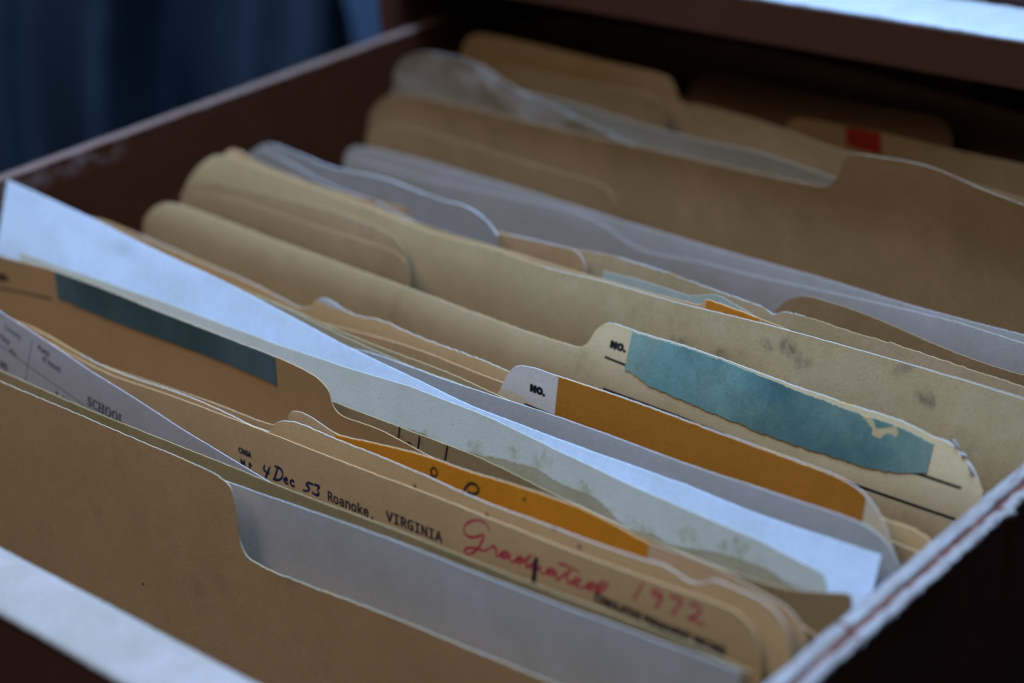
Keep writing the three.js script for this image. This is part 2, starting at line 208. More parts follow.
// columns: {x, top, bot, off:[dx,dz], n:[nx,nz]} in mm for x / top / bot / off; S(x,y) in metres
function solid(cols, S, t) {
  const P = [], UV = [], I = [], R = ROWS.length, N = cols.length;
  const at = (c, y, s) => { const x = c.x / 1000, yy = y / 1000, z = S(x, yy); const n = c.n ?? [0, 1], o = c.off ?? [0, 0]; return [x + (o[0] + n[0] * s * t / 2) / 1000, yy, z + (o[1] + n[1] * s * t / 2) / 1000]; };
  const rowY = (c, r) => r === R - 1 ? c.bot : Math.max(c.bot + (R - 1 - r) * 0.001, c.top - ROWS[r] * Math.min(1, (c.top - c.bot) / 200));
  const push = (q, y, x) => { P.push(...q); UV.push(x / 315, (y - 192) / 78.8); };
  for (const s of [1, -1]) {
    const b = P.length / 3;
    for (const c of cols) for (let r = 0; r < R; r++) { const y = rowY(c, r); push(at(c, y, s), y, c.x); }
    for (let i = 0; i < N - 1; i++) for (let r = 0; r < R - 1; r++) {
      const a = b + i * R + r, d = a + 1, e = a + R, f = e + 1;
      s > 0 ? I.push(a, d, e, e, d, f) : I.push(a, e, d, e, f, d);
    }
  }
  const sides = (list) => { const b = P.length / 3; list.forEach(([c, y]) => { push(at(c, y, 1), y, c.x); push(at(c, y, -1), y, c.x); }); for (let i = 0; i < list.length - 1; i++) { const a = b + 2 * i; I.push(a, a + 2, a + 1, a + 1, a + 2, a + 3); } };
  sides(cols.map((c) => [c, c.top])); sides(cols.map((c) => [c, c.bot]).reverse());
  sides(ROWS.map((_, r) => [cols[0], rowY(cols[0], R - 1 - r)])); sides(ROWS.map((_, r) => [cols[N - 1], rowY(cols[N - 1], r)]));
  const g = new THREE.BufferGeometry();
  g.setAttribute('position', new THREE.Float32BufferAttribute(P, 3)); g.setAttribute('uv', new THREE.Float32BufferAttribute(UV, 2)); g.setIndex(I);
  g.computeVertexNormals(); return g;
}
// pale fibres along a worn paper edge: a thin rounded bead that follows the top outline
function edgeBead(cols, S, t, seed, wear) {
  const P = [], I = [], UV = [], prof = [[1.06, -1], [1.0, -0.35], [0.55, 0.25], [-0.55, 0.25], [-1.0, -0.35], [-1.06, -1]];
  const drop = t * 0.9;
  cols.forEach((c) => {
    const n = c.n ?? [0, 1], o = c.off ?? [0, 0], w = Math.max(-0.4, Math.min(1, 0.45 + wear * 0.9 * sn(c.x * 0.16, seed) + 0.5 * wear * sn(c.x * 0.9, seed + 1) + 0.3 * wear * sn(c.x * 2.6, seed + 2)));
    prof.forEach(([a, b]) => {
      const y = (c.top + (b < 0 ? b * drop * Math.max(0.1, w) : b * t * w)) / 1000, x = c.x / 1000, z = S(x, y), k = a * (t / 2 + 0.012 * Math.sign(w));
      P.push(x + (o[0] + n[0] * k) / 1000, y, z + (o[1] + n[1] * k) / 1000); UV.push(c.x / 315, a * 0.02 + b * 0.01);
    });
  });
  const M = prof.length;
  for (let i = 0; i < cols.length - 1; i++) for (let j = 0; j < M - 1; j++) { const a = i * M + j, d = a + 1, e = a + M, f = e + 1; I.push(a, e, d, d, e, f); }
  const g = new THREE.BufferGeometry(); g.setAttribute('position', new THREE.Float32BufferAttribute(P, 3)); g.setAttribute('uv', new THREE.Float32BufferAttribute(UV, 2)); g.setIndex(I); g.computeVertexNormals(); return g;
}
const coreManila = paperMat('#b8a890', paperGrain), coreWhite = paperMat('#c4c2be', paperGrain);
function leaf(parent, name, key, mat, { t = 0.16, sharp = false, jag = 0.06, bot = 6.3, core = coreManila, wear = 0.6, edge = false, warp } = {}) {
  const l = LAYERS[key], seed = seedCount += 7, S0 = surf(l);
  const S = warp ? (x, y) => S0(x, y) + warp(x, y) : (x, y) => S0(x, y) + 0.00012 * sn(x * 55, seed) + 0.00008 * sn(x * 160, seed + 3) * Math.max(0, (y - 0.2) / 0.06);
  const cols = outline(l.p, sharp).map(([x, y]) => ({ x, top: y + jag * sn(x * 0.9, seed) + jag * 0.7 * sn(x * 3.1, seed + 1), bot }));
  const m = obj(name, solid(cols, S, t), mat, parent);
  if (edge) obj('worn_edge', edgeBead(cols.filter((c) => c.x >= edge[0] && c.x <= edge[1]), S, Math.min(t, 0.15), seed, wear), core, m);
  return { mesh: m, S, t, cols };
}
// a coloured strip stuck on a leaf: top and bottom curves in mm
function strip(lf, name, mat, top, bot, jag = 0.05, jagB = jag, t = 0.1) {
  const seed = seedCount += 7, o = lf.t / 2 + t / 2 + 0.02;
  const cols = outline(top, true, 0.6).map(([x, y]) => ({ x, top: y + jag * sn(x * 1.7, seed), bot: lerpY(bot, x) + jagB * sn(x * 0.8, seed + 2) + 0.5 * jagB * sn(x * 3.1, seed + 4), off: [0, o] }));
  return obj(name, solid(cols, lf.S, t), mat, lf.mesh);
}
const along = (lf, x0, x1, d) => lf.cols.filter((c) => c.x >= x0 && c.x <= x1).map((c) => [c.x, c.top - d]);

// ---------- the setting: table, curtains, cabinet, drawer ----------
const darkWood = new THREE.MeshStandardMaterial({ color: '#2b211b', roughness: 0.6, map: manilaGrain });
{
  const t = obj('tabletop', new RoundedBoxGeometry(2.4, 0.04, 2.0, 3, 0.008), darkWood, scene);
  t.position.set(-0.35, -0.02, -0.35); t.userData = { kind: 'structure', label: 'dark tabletop under the drawer', category: 'tabletop' };
}
// cloth hanging in loose folds: s runs along the cloth, d is how far a fold stands out
function drape(s0, s1, c0, tx, tz, ox, oz, fold, h, hem = 0) {
  const P = [], I = [], UV = [], nx = Math.round((s1 - s0) * 520), ny = 22;
  for (let i = 0; i <= nx; i++) for (let j = 0; j <= ny; j++) {
    const y = 0.002 + h * j / ny, s = s0 + (s1 - s0) * i / nx + hem * (1 - i / nx) * (0.3 - y + 0.25 * sn(y * 14, 55));
    const d = fold(s, y);
    P.push(c0[0] + tx * s + ox * d, y, c0[1] + tz * s + oz * d); UV.push(s * 3, y * 3);
  }
  for (let i = 0; i < nx; i++) for (let j = 0; j < ny; j++) { const a = i * (ny + 1) + j, b = a + 1, c = a + ny + 1, d = c + 1; I.push(a, c, b, b, c, d); }
  const g = new THREE.BufferGeometry(); g.setAttribute('position', new THREE.Float32BufferAttribute(P, 3)); g.setAttribute('uv', new THREE.Float32BufferAttribute(UV, 2)); g.setIndex(I); g.computeVertexNormals(); return g;
}
{
  const g = drape(-0.62, 0.48, [-0.45, -0.52], 0.6, -0.8, 0.8, 0.6, (s, y) => { const sw = s + 0.03 * sn(y * 4, 3) + 0.014 * sn(y * 9 + s * 3, 8); return 0.09 * sn(sw * 12, 21) + 0.11 * sn(sw * 24, 22) + 0.03 * sn(sw * 50, 23); }, 0.75);
  const m = obj('curtain', g, new THREE.MeshPhysicalMaterial({ color: '#1d2732', roughness: 0.5, sheen: 0.5, sheenColor: '#34495c', sheenRoughness: 0.3, side: THREE.DoubleSide }), scene);
  m.userData = { label: 'dark blue curtain hanging in folds behind the drawer at the left', category: 'curtain' };
  const q = drape(0.012, 0.09, [-0.357, -0.545], 0.6, -0.8, 0.8, 0.6, (s, y) => 0.016 * sn(s * 45 + y * 3.5, 41) + 0.008 * sn(s * 110 + y * 5, 42), 0.62, 0.05);
  const pm = obj('pale_cloth', q, new THREE.MeshStandardMaterial({ color: '#33455a', roughness: 0.85, side: THREE.DoubleSide }), scene);
  pm.userData = { label: 'paler blue cloth hanging at the curtain edge beside the cabinet', category: 'cloth' };
}
// the right wall leans inwards along its length
const lean = (z) => -0.038 * Math.min(0.15, Math.max(0, -z));
function board(x0, x1, y0, y1, z0, z1, { seg = 90, jig = 0.0004, side = 0.0002, along: ax = (x1 - x0 > z1 - z0 ? 'x' : 'z'), shift } = {}) {
  const seed = seedCount += 5, g = new THREE.BoxGeometry(x1 - x0, y1 - y0, z1 - z0, ax === 'x' ? seg : 2, 10, ax === 'z' ? seg : 2);
  const p = g.attributes.position, uv = g.attributes.uv;
  for (let i = 0; i < p.count; i++) {
    let x = p.getX(i), y = p.getY(i), z = p.getZ(i); const s = (ax === 'x' ? x : z) * 1000;
    if (y > (y1 - y0) / 2 - 1e-6) y += jig * sn(s * 0.22, seed) + jig * 0.5 * sn(s * 0.9, seed + 1);
    if (ax === 'x') z += side * sn(s * 0.05, seed + 2); else x += side * sn(s * 0.05, seed + 2);
    x += (x0 + x1) / 2; y += (y0 + y1) / 2; z += (z0 + z1) / 2;
    uv.setXY(i, ax === 'x' ? x / 0.315 : (z + 0.372) / 0.372, (y - 0.192) / 0.0788 + (ax === 'x' ? z * 9 : 0));
    if (shift) x += shift(z) * y / 0.26;
    p.setXYZ(i, x, y, z);
  }
  g.computeVertexNormals(); return g;
}
// a frayed paper bead along a board's top edge
function rimBead(ax, a0, a1, c, w, y, h, { seed, fray = 0.25, step = 0.0005, wander = 0.04, lumps = [], shift, square = 0.7 }) {
  const P = [], I = [], UV = [], K = 11, N = Math.round((a1 - a0) / step);
  for (let i = 0; i <= N; i++) {
    const a = a0 + (a1 - a0) * i / N, s = a * 1000;
    const f = 1 + fray * 0.3 * sn(s * 0.3, seed) + fray * 0.5 * sn(s * 1.7, seed + 1) + fray * 0.8 * sn(s * 4.1, seed + 2);
    let up = 0, cc = c + (shift ? shift(a) : 0) + w * wander * sn(s * 0.12, seed + 5);
    for (const [at, wide, lift, push] of lumps) { const q = Math.max(0, 1 - Math.abs(a - at) / wide); up += lift * q * (0.3 + 1.2 * noise2(s * 2.2, 2, seed)); cc += push * q; }
    for (let k = 0; k <= K; k++) {
      const th = Math.PI * k / K, r = 1 + fray * 0.35 * (2 * noise2(s * 1.6, k * 0.8, seed + 3) - 1);
      const q = cc + Math.sign(Math.cos(th)) * Math.abs(Math.cos(th)) ** 0.8 * w / 2 * (1 + (r - 1) * 0.6), yy = y - 0.0004 + (Math.sin(th) ** square) * (h * f + up) * r;
      ax === 'x' ? P.push(a, yy, q) : P.push(q, yy, a); UV.push(ax === 'z' ? -a / 0.372 : a / 0.315, k * 0.025);
    }
  }
  for (let i = 0; i < N; i++) for (let k = 0; k < K; k++) { const a = i * (K + 1) + k, b = a + 1, d = a + K + 1, e = d + 1; ax === 'x' ? I.push(a, d, b, b, d, e) : I.push(a, b, d, b, e, d); }
  const g = new THREE.BufferGeometry(); g.setAttribute('position', new THREE.Float32BufferAttribute(P, 3)); g.setAttribute('uv', new THREE.Float32BufferAttribute(UV, 2)); g.setIndex(I); g.computeVertexNormals(); return g;
}
const boardMat = (hex) => new THREE.MeshPhysicalMaterial({ color: hex, map: manilaGrain, roughness: 0.9, specularIntensity: 0.15, bumpMap: bumpGrain, bumpScale: 0.00008 });
const kraft = boardMat('#65402c'), kraftDark = boardMat('#6c4c46'), kraftCab = boardMat('#573525'), rimPale = markedMat('#a3968e', (g, Y) => { for (let i = 0; i < 900; i++) { g.fillStyle = ['rgba(84,54,44,0.5)', 'rgba(200,198,200,0.5)', 'rgba(120,96,88,0.5)'][i % 3]; g.beginPath(); g.ellipse(315 * hash(i, 31), Y(192 + 30 * hash(i, 32)), 0.6 + 3 * hash(i, 33), 0.12 + 0.5 * hash(i, 34), 0, 0, 6.3); g.fill(); } }, 0.4, 780), rimKraft = paperMat('#70564a', manilaGrain), rimWhite = paperMat('#9e9084', manilaGrain), edgePaper = paperMat('#c3c4c6', manilaGrain);
// inner face of the left wall: brown board whose paper has worn away in ragged pale patches under the rim
const leftBoard = markedMat('#5e3420', (g, Y) => {
  const sc = 315 / 372;
  for (let i = 0; i < 260; i++) { const z = 372 * hash(i, 811), near = Math.max(0, (z - 40) / 332); blot(g, z * sc, Y(258.8 - (2 + 7 * near) * hash(i, 812) ** 1.5), 0.8 + 4 * hash(i, 813) * near, near > 0.55 ? 'rgba(126,96,88,0.16)' : 'rgba(104,68,54,0.12)', i + 900, 12); }
  for (let i = 0; i < 60; i++) { const z = 210 + 55 * hash(i, 821); blot(g, z * sc, Y(259.4 - 5.5 * hash(i, 822)), 1 + 2 * hash(i, 823), 'rgba(158,136,132,0.22)', i + 1200, 10); }
}, 0.22, 700, { roughness: 1.0, specularIntensity: 0.08 });
{
  const d = thing('file_drawer', 'open cardboard file drawer with frayed pale rims, packed with folders', 'drawer');
  obj('bottom', board(-0.004, 0.3225, 0, 0.006, -0.372, 0.0134, { jig: 0 }), kraft, d);
  const lw = obj('left_wall', board(-0.0042, -0.0002, 0.0062, 0.2594, -0.372, -0.0002, { jig: 0.0003 }), leftBoard, d);
  obj('torn_rim', rimBead('z', -0.371, 0, -0.0023, 0.0042, 0.2597, 0.0006, { seed: 301, fray: 0.3 }), rimKraft, lw);
  const rw = obj('right_wall', mergeGeometries([board(0.3166, 0.3194, 0.0062, 0.2594, -0.372, -0.0002, { shift: lean }), board(0.3206, 0.3228, 0.0062, 0.2590, -0.372, -0.0002, { shift: lean })]), kraftDark, d);
  obj('fluting', board(0.3195, 0.3205, 0.2, 0.2592, -0.371, -0.001, { shift: lean, seg: 500, jig: 0.0004 }), boardMat('#6e4030'), rw);
  obj('inner_rim', rimBead('z', -0.372, 0.002, 0.3180, 0.0030, 0.2595, 0.0007, { seed: 311, fray: 0.3, square: 0.4, shift: lean, lumps: [[-0.057, 0.004, 0.0006, 0.0005], [-0.121, 0.003, 0.0007, 0.0002]] }), rimPale, rw);
  obj('outer_rim', rimBead('z', -0.372, 0.012, 0.3217, 0.0024, 0.2591, 0.0008, { seed: 317, fray: 0.7, square: 0.45, shift: lean, wander: 0.08, lumps: [[-0.054, 0.0028, 0.001, 0.0008], [-0.119, 0.0016, 0.0009, 0.0018]] }), rimPale, rw);
  const fw = obj('front_wall', board(-0.0042, 0.3225, 0.0062, 0.2590, 0.0003, 0.0131, { jig: 0.0001 }), kraftDark, d);
  obj('paper_rim', rimBead('x', -0.0042, 0.3185, 0.0067, 0.0138, 0.2592, 0.0013, { seed: 331, fray: 0.05, wander: 0.008, square: 0.45 }), rimWhite, fw);
  obj('back_wall', board(-0.0002, 0.3102, 0.0062, 0.26, -0.372, -0.368), kraft, d);
}
{
  const s = thing('drawer_cabinet', 'dark cardboard cabinet the drawer slides into, pale lit front edge on top', 'cabinet');
  obj('left_panel', board(-0.0115, -0.0052, 0, 0.277, -0.70, -0.2785), kraftCab, s);
  obj('right_panel', board(0.3295, 0.3355, 0, 0.277, -0.70, -0.282), kraftCab, s);
  const tp = obj('top_panel', board(-0.0115, 0.3355, 0.2772, 0.2893, -0.70, -0.282, { along: 'x', jig: 0.0002 }), kraftCab, s);
  obj('edge_paper', board(-0.0115, 0.3355, 0.2895, 0.2901, -0.50, -0.2822, { along: 'x', jig: 0.0003, seg: 300 }), edgePaper, tp);
  obj('back_panel', board(-0.0052, 0.3295, 0, 0.277, -0.70, -0.694), kraftCab, s);
}
{
  const c = thing('stacked_carton', 'dark carton standing on top of the cabinet, barely in view, made tall to block light', 'carton');
  obj('carton_body', new RoundedBoxGeometry(0.346, 0.30, 0.39, 2, 0.003).translate(0.162, 0.4407, -0.501), kraftDark, c);  // unseen height added to keep overhead light off the rear folders
}

// ---------- folders and papers, front to back ----------
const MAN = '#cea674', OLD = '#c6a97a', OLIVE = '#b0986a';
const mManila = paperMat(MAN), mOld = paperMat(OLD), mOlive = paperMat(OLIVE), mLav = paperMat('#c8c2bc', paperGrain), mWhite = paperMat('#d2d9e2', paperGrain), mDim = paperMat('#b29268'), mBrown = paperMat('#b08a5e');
const GF = 'folders filed in the drawer', GP = 'papers filed in the drawer';
const teal = markedMat('#607a80', (g, Y) => { blot(g, 100, Y(252), 30, 'rgba(60,90,92,0.10)', 3, 60); }, 0.16, 400);
const tealWorn = markedMat('#7f8a72', (g, Y) => {
  const m = MARKS.L;
  blot(g, 250, Y(253), 34, 'rgba(50,84,84,0.10)', 6, 80); blot(g, 225, Y(255), 20, 'rgba(110,150,145,0.10)', 7, 50);
  g.fillStyle = '#b7996a';   // the patch where the colour has torn off
  const [x, y] = m.w0, pts = [[-0.9, 0.5], [1.6, 0.6], [3.2, -0.3], [4.2, -1.5], [6.2, -1.0], [8.6, 0.2], [9.4, -0.9], [9.2, -1.9], [7.6, -1.6], [6.6, -1.9], [5.6, -3.1], [3.6, -2.9], [3.4, -1.8], [1.2, -0.6]];
  g.beginPath(); pts.forEach(([a, b], i) => g[i ? 'lineTo' : 'moveTo'](x + a, Y(y + b))); g.closePath(); g.fill();
  for (let i = 0; i < 90; i++) { g.fillStyle = 'rgba(150,132,95,0.55)'; g.beginPath(); g.ellipse(212 + 80 * hash(i, 71), Y(258.9 - 0.9 * hash(i, 72) ** 2), 0.7 * hash(i, 73), 0.16, 0.3, 0, 6.3); g.fill(); }
}, 0.2, 410);
const orange = markedMat('#b26c1a', () => {}, 0.16, 420), orangeDeep = markedMat('#cf7d12', (g, Y) => {
  const ink = 'rgba(20,14,12,0.9)', [hx, hy] = MARKS.E.h, [kx, ky] = MARKS.E.h2, [dx, dy] = MARKS.E.d;
  g.strokeStyle = ink; g.lineWidth = 0.45; g.beginPath(); g.ellipse(hx, Y(hy), 0.9, 0.85, 0, 0, 6.3); g.stroke();
  stroke(g, [[hx - 0.8, Y(hy - 0.6)], [hx, Y(hy - 3)], [hx + 1.5, Y(hy - 4)]], 0.4, ink);
  stroke(g, [[kx - 3, Y(ky - 1.4)], [kx - 2, Y(ky + 1)], [kx + 0.6, Y(ky + 1.4)], [kx + 1.6, Y(ky + 0.2)], [kx - 0.6, Y(ky - 1.2)], [kx - 2, Y(ky - 0.6)], [kx, Y(ky - 3)]], 0.6, ink);
  g.fillStyle = ink; g.beginPath(); g.ellipse(dx, Y(dy), 0.4, 0.35, 0, 0, 6.3); g.fill();
}, 0.16, 430), orangeScrap = markedMat('#c8781a', () => {}, 0.16, 440);
// heavy print: filled letters with a thickened outline, running from point a to point b
function typed(g, Y, text, a, b, size, font, col, w = 0.2) {
  g.save(); g.translate(a[0], Y(a[1])); g.rotate(Math.atan2(-(b[1] - a[1]), b[0] - a[0])); const k = size / 40; g.scale(k, k); g.font = font.replace('SZ', '40px');
  const wd = g.measureText(text).width || 1; g.scale(Math.hypot(b[0] - a[0], b[1] - a[1]) / k / wd, 1); g.fillStyle = g.strokeStyle = col; g.lineWidth = w / k; g.fillText(text, 0, 0); g.strokeText(text, 0, 0); g.restore();
}

{ // 1 front folder
  const f = thing('manila_folder', 'plain tan folder nearest the front rim, its top cut away on the right', 'folder', GF), [sx, sy] = MARKS.A.sp;
  leaf(f, 'front_leaf', 'A', markedMat(MAN, (g, Y) => { g.fillStyle = 'rgba(40,30,20,0.9)'; g.beginPath(); g.ellipse(sx, Y(sy), 0.4, 0.32, 0, 0, 6.3); g.fill();
    for (let i = 0; i < 50; i++) blot(g, 60 + 250 * hash(i, 301), Y(205 + 48 * hash(i, 302)), 2 + 7 * hash(i, 303), hash(i, 304) > 0.45 ? 'rgba(110,82,52,0.035)' : 'rgba(214,190,152,0.04)', i + 300, 12);
    for (let i = 0; i < 26; i++) { const x = 70 + 230 * hash(i, 311), y = 206 + 44 * hash(i, 312), a = hash(i, 313) * 3; stroke(g, [[x, Y(y)], [x + 2 * Math.cos(a), Y(y + 2 * Math.sin(a))], [x + (3 + 9 * hash(i, 314)) * Math.cos(a + 0.1), Y(y + 5 * Math.sin(a + 0.1))]], 0.1, i % 2 ? 'rgba(90,66,42,0.22)' : 'rgba(226,206,172,0.25)'); }
    for (let i = 0; i < 40; i++) { g.fillStyle = 'rgba(70,50,34,0.35)'; g.beginPath(); g.ellipse(60 + 250 * hash(i, 321), Y(200 + 54 * hash(i, 322)), 0.12 + 0.14 * hash(i, 323), 0.1, 0, 0, 6.3); g.fill(); } }, 0.15, 20), { t: 0.16, edge: [100, 300], wear: 0.9, jag: 0.1 });
  leaf(f, 'back_leaf', 'B2', mOlive, { t: 0.16 });
}
{
  const p = thing('paper_sheet', 'blank grey-white sheet filling the cut-out of the frontmost tan folder', 'paper', GP);
  leaf(p, 'sheet', 'B', mLav, { t: 0.12, sharp: true, jag: 0.03 });
}
{
  const p = thing('printed_form', 'printed school form slanting up at the left between the two front folders', 'paper', GP);
  const ink = 'rgba(46,42,56,0.9)', faint = 'rgba(70,64,74,0.75)', m = MARKS.D;
  leaf(p, 'sheet', 'D', markedMat('#c0b6b6', (g, Y) => {
    const pt = ([x, y], dx = 0, dy = 0) => [x + dx, Y(y + dy)];
    stroke(g, [pt(m.ln0, -14, 2.6), pt(m.ln0), pt(m.ln1), pt(m.ln1, 20, -4)], 0.26, faint);
    stroke(g, [pt(m.v0, 0.6, 1.4), pt(m.v1), pt(m.v1, -1, -3)], 0.26, faint); stroke(g, [pt(m.b0, -2, 10), pt(m.b0, -4, -2)], 0.22, faint);
    typed(g, Y, 'SCHOOL', m.s0, m.s1, 3.3, 'bold SZ serif', ink, 0.12);
    typed(g, Y, 'PLACE', m.tx0, [m.tx0[0] + 4.5, m.tx0[1] - 0.9], 1.5, 'SZ sans-serif', ink, 0.15); typed(g, Y, 'of record', [m.tx0[0] + 1.6, m.tx0[1] - 2.4], [m.tx0[0] + 8.6, m.tx0[1] - 3.8], 1.9, 'SZ serif', ink, 0.12);
    typed(g, Y, 'LAST', m.la0, m.la1, 2.4, 'SZ serif', ink, 0.12); typed(g, Y, 'HS', m.b0, [m.b0[0] + 3.4, m.b0[1] - 0.5], 2.4, 'bold SZ sans-serif', ink, 0.15);
    typed(g, Y, 'City', [m.b0[0] + 1, m.b0[1] + 7.4], [m.b0[0] + 5, m.b0[1] + 6.6], 1.8, 'SZ serif', ink, 0.12); typed(g, Y, 'No.', [m.v1[0] - 7, m.v1[1] + 3.2], [m.v1[0] - 3.6, m.v1[1] + 2.6], 1.7, 'SZ serif', faint, 0.12);
    typed(g, Y, 'County', [m.b0[0] + 3, m.b0[1] + 10.4], [m.b0[0] + 10, m.b0[1] + 9.2], 1.7, 'SZ serif', faint, 0.1);
  }, 0.1, 40), { t: 0.12, jag: 0.03 });
}
{ // 2 the record folder
  const f = thing('manila_folder', 'tan record folder with red handwriting Graduated 1972 and typed Roanoke Virginia', 'folder', GF);
  const type = 'rgba(58,50,46,0.92)', stamp = 'rgba(34,28,36,0.95)', m = MARKS.C1;
  leaf(f, 'front_leaf', 'C1', markedMat(MAN, (g, Y) => {
    typed(g, Y, 'CNGA', m.cnga, [m.cnga[0] + 4.8, m.cnga[1] + 0.3], 1.7, 'bold SZ sans-serif', stamp, 0.22); typed(g, Y, 'M  F', m.mf, [m.mf[0] + 4.4, m.mf[1] + 0.2], 1.7, 'bold SZ sans-serif', stamp, 0.22);
    // blue-black pen: 4 Dec 53
    const px = (i) => m.dec[0] + (m.dece[0] - m.dec[0]) * i, py = (i, b) => Y(m.dec[1] + (m.dece[1] - m.dec[1]) * i + b), pen = (i0, pts) => pencil(g, pts.map(([a, b]) => [px(i0) + a + b * 0.25, py(i0, b)]), 0.55, '28,28,66', 40 + i0 * 50);
    pen(0, [[0.4, 2.6], [0, 1.1], [2.2, 1.2]]); pen(0, [[2.2, 2.8], [1.6, 1.2], [1.2, -0.4]]);
    pen(0.21, [[0.6, 3.2], [0.2, 1.4], [0, 0]]); pen(0.21, [[-0.4, 3.2], [1.8, 3.4], [2.8, 1.8], [1.4, 0.1], [-0.3, 0]]); pen(0.36, [[0, 0.8], [1.2, 1.0], [0.9, 1.6], [0.1, 1.1], [0.5, 0.1], [1.6, 0.3]]); pen(0.47, [[1.2, 1.3], [0.4, 1.5], [0, 0.6], [0.8, 0], [1.6, 0.3]]);
    pen(0.72, [[2.2, 2.4], [0.6, 2.3], [0.2, 1.5], [1.5, 1.3], [1.2, 0.1], [-0.4, 0]]); pen(0.86, [[0.1, 2.3], [1.9, 2.4], [1.0, 1.4], [2.0, 0.7], [1.2, -0.1], [-0.2, 0.2]]);
    typed(g, Y, 'Roanoke,', m.roa, m.roe, 2.9, 'bold SZ monospace', type, 0.18); typed(g, Y, 'VIRGINIA', m.vir, m.vire, 2.9, 'bold SZ monospace', type, 0.18);
    // red pencil script
    const L = { G: [1.9, [[1.7, 2.2], [1.3, 2.75], [0.6, 2.5], [0.12, 1.6], [0.35, 0.85], [0.95, 0.95], [1.45, 1.75], [1.5, 1.2], [1.3, -0.1], [0.85, -0.75], [0.55, -0.35], [1.1, 0.25], [1.9, 0.35]]],
      r: [0.75, [[0, 0.3], [0.25, 0.9], [0.3, 1.15], [0.38, 0.9], [0.58, 0.95], [0.56, 0.4], [0.75, 0.1]]], a: [0.95, [[0, 0.1], [0.62, 0.95], [0.25, 0.95], [0.1, 0.4], [0.3, 0.05], [0.6, 0.5], [0.66, 0.95], [0.66, 0.2], [0.95, 0.1]]],
      d: [0.95, [[0, 0.1], [0.6, 0.95], [0.25, 0.95], [0.1, 0.4], [0.3, 0.05], [0.6, 0.5], [0.88, 2.1], [0.66, 0.3], [0.95, 0.1]]], u: [0.95, [[0, 0.1], [0.18, 0.95], [0.15, 0.2], [0.35, 0.02], [0.62, 0.5], [0.68, 0.95], [0.66, 0.2], [0.95, 0.1]]],
      t: [0.65, [[0, 0.1], [0.45, 1.9], [0.25, 0.3], [0.65, 0.1]]], e: [0.75, [[0, 0.15], [0.5, 0.6], [0.42, 1.0], [0.14, 0.8], [0.1, 0.3], [0.38, 0.02], [0.75, 0.15]]] };
    let total = 0; for (const ch of 'Graduated') total += L[ch][0];
    let x = m.g0[0]; const sc = 2.0, sxx = (m.g1[0] - m.g0[0] - 1.5) / total, base = (q) => m.g0[1] + (q - m.g0[0]) * (m.g1[1] - m.g0[1]) / (m.g1[0] - m.g0[0]);
    let n = 1; const redRGB = '184,28,54';
    for (const ch of 'Graduated') { const [w, pts] = L[ch], big = ch === 'G' ? 1.25 : 1; pencil(g, pts.map(([a, b]) => [x + (a + 0.2 * b) * sxx, Y(base(x) + b * sc * big)]), 0.4, redRGB, n++); if (ch === 't') pencil(g, [[x - 0.2, Y(base(x) + 3.2)], [x + 2.4, Y(base(x) + 3.5)], [x + 5.2, Y(base(x) + 3.3)]], 0.5, redRGB, n++); x += w * sxx; }
    pencil(g, [[x - 1, Y(base(x) + 0.2)], [x + 0.8, Y(base(x) + 0.8)], [x + 1.8, Y(base(x) + 2.8)]], 0.5, redRGB, n++);
    const D = [[[0.8, 3.4], [0.2, 0]], [[0.9, 2.9], [0.3, 3.2], [0.1, 2.2], [0.7, 2.0], [1, 3.0], [0.9, 1.6], [0.5, 0]], [[0.1, 2.9], [0.6, 3.2], [1.1, 3.0], [0.7, 1.5], [0.4, 0]], [[0.2, 2.6], [0.6, 3.3], [1.1, 2.6], [0.7, 1.2], [0, 0.1], [0.6, 0.4], [1.4, 0.2]]], dw = (m.n1[0] - m.n0[0]) / 4;
    D.forEach((q, i) => pencil(g, q.map(([a, b]) => [m.n0[0] + i * dw + a * 2.9, Y(m.n0[1] + i * (m.n1[1] - m.n0[1]) / 4 + b * 1.05)]), 0.42, redRGB, n++));
    typed(g, Y, 'CUMULATIVE PERMANENT RECORD', [m.st0[0], m.st0[1] - 1.4], [m.st1[0], m.st1[1] - 1.4], 2.3, 'bold SZ sans-serif', stamp, 0.24);
    typed(g, Y, 'FORM', [m.l2a[0], m.l2a[1] - 0.6], [m.l2a[0] + 7, m.l2a[1] - 0.3], 1.9, 'bold SZ sans-serif', stamp, 0.22); typed(g, Y, 'SCHOOL BOARD STOCK', [m.l2a[0] + 9, m.l2a[1] - 0.6], [m.l2b[0], m.l2b[1] - 2.6], 1.9, 'bold SZ sans-serif', stamp, 0.22);
    stroke(g, [[m.bar0[0], Y(m.bar0[1])], [m.bar1[0], Y(m.bar1[1])]], 1.2, stamp);
  }, 0.13, 60), { t: 0.16 });
  leaf(f, 'back_leaf', 'C2', markedMat('#d2a872', (g, Y) => {
    g.fillStyle = 'rgba(70,52,40,0.65)'; for (const k of ['m0', 'm1', 'm2', 'm3']) { const [x, y] = MARKS.C2[k]; g.beginPath(); g.ellipse(x, Y(y), 0.55, 0.4, 0.6, 0, 6.3); g.fill(); }
  }, 0.13, 70), { t: 0.2, wear: 0.7, core: coreWhite, edge: [95, 307], jag: 0.08 });
}
{ // 3
  const f = thing('manila_folder', 'tan folder with a deep orange strip, just behind the red-handwriting folder', 'folder', GF), m = MARKS.E;
  const lf = leaf(f, 'back_leaf', 'E', mManila, { t: 0.18, wear: 0.9, edge: [165, 308] });
  strip(lf, 'color_strip', orangeDeep, along(lf, m.o0[0], m.o1[0], 0.1), [[0, 244], [315, 246]]);
}
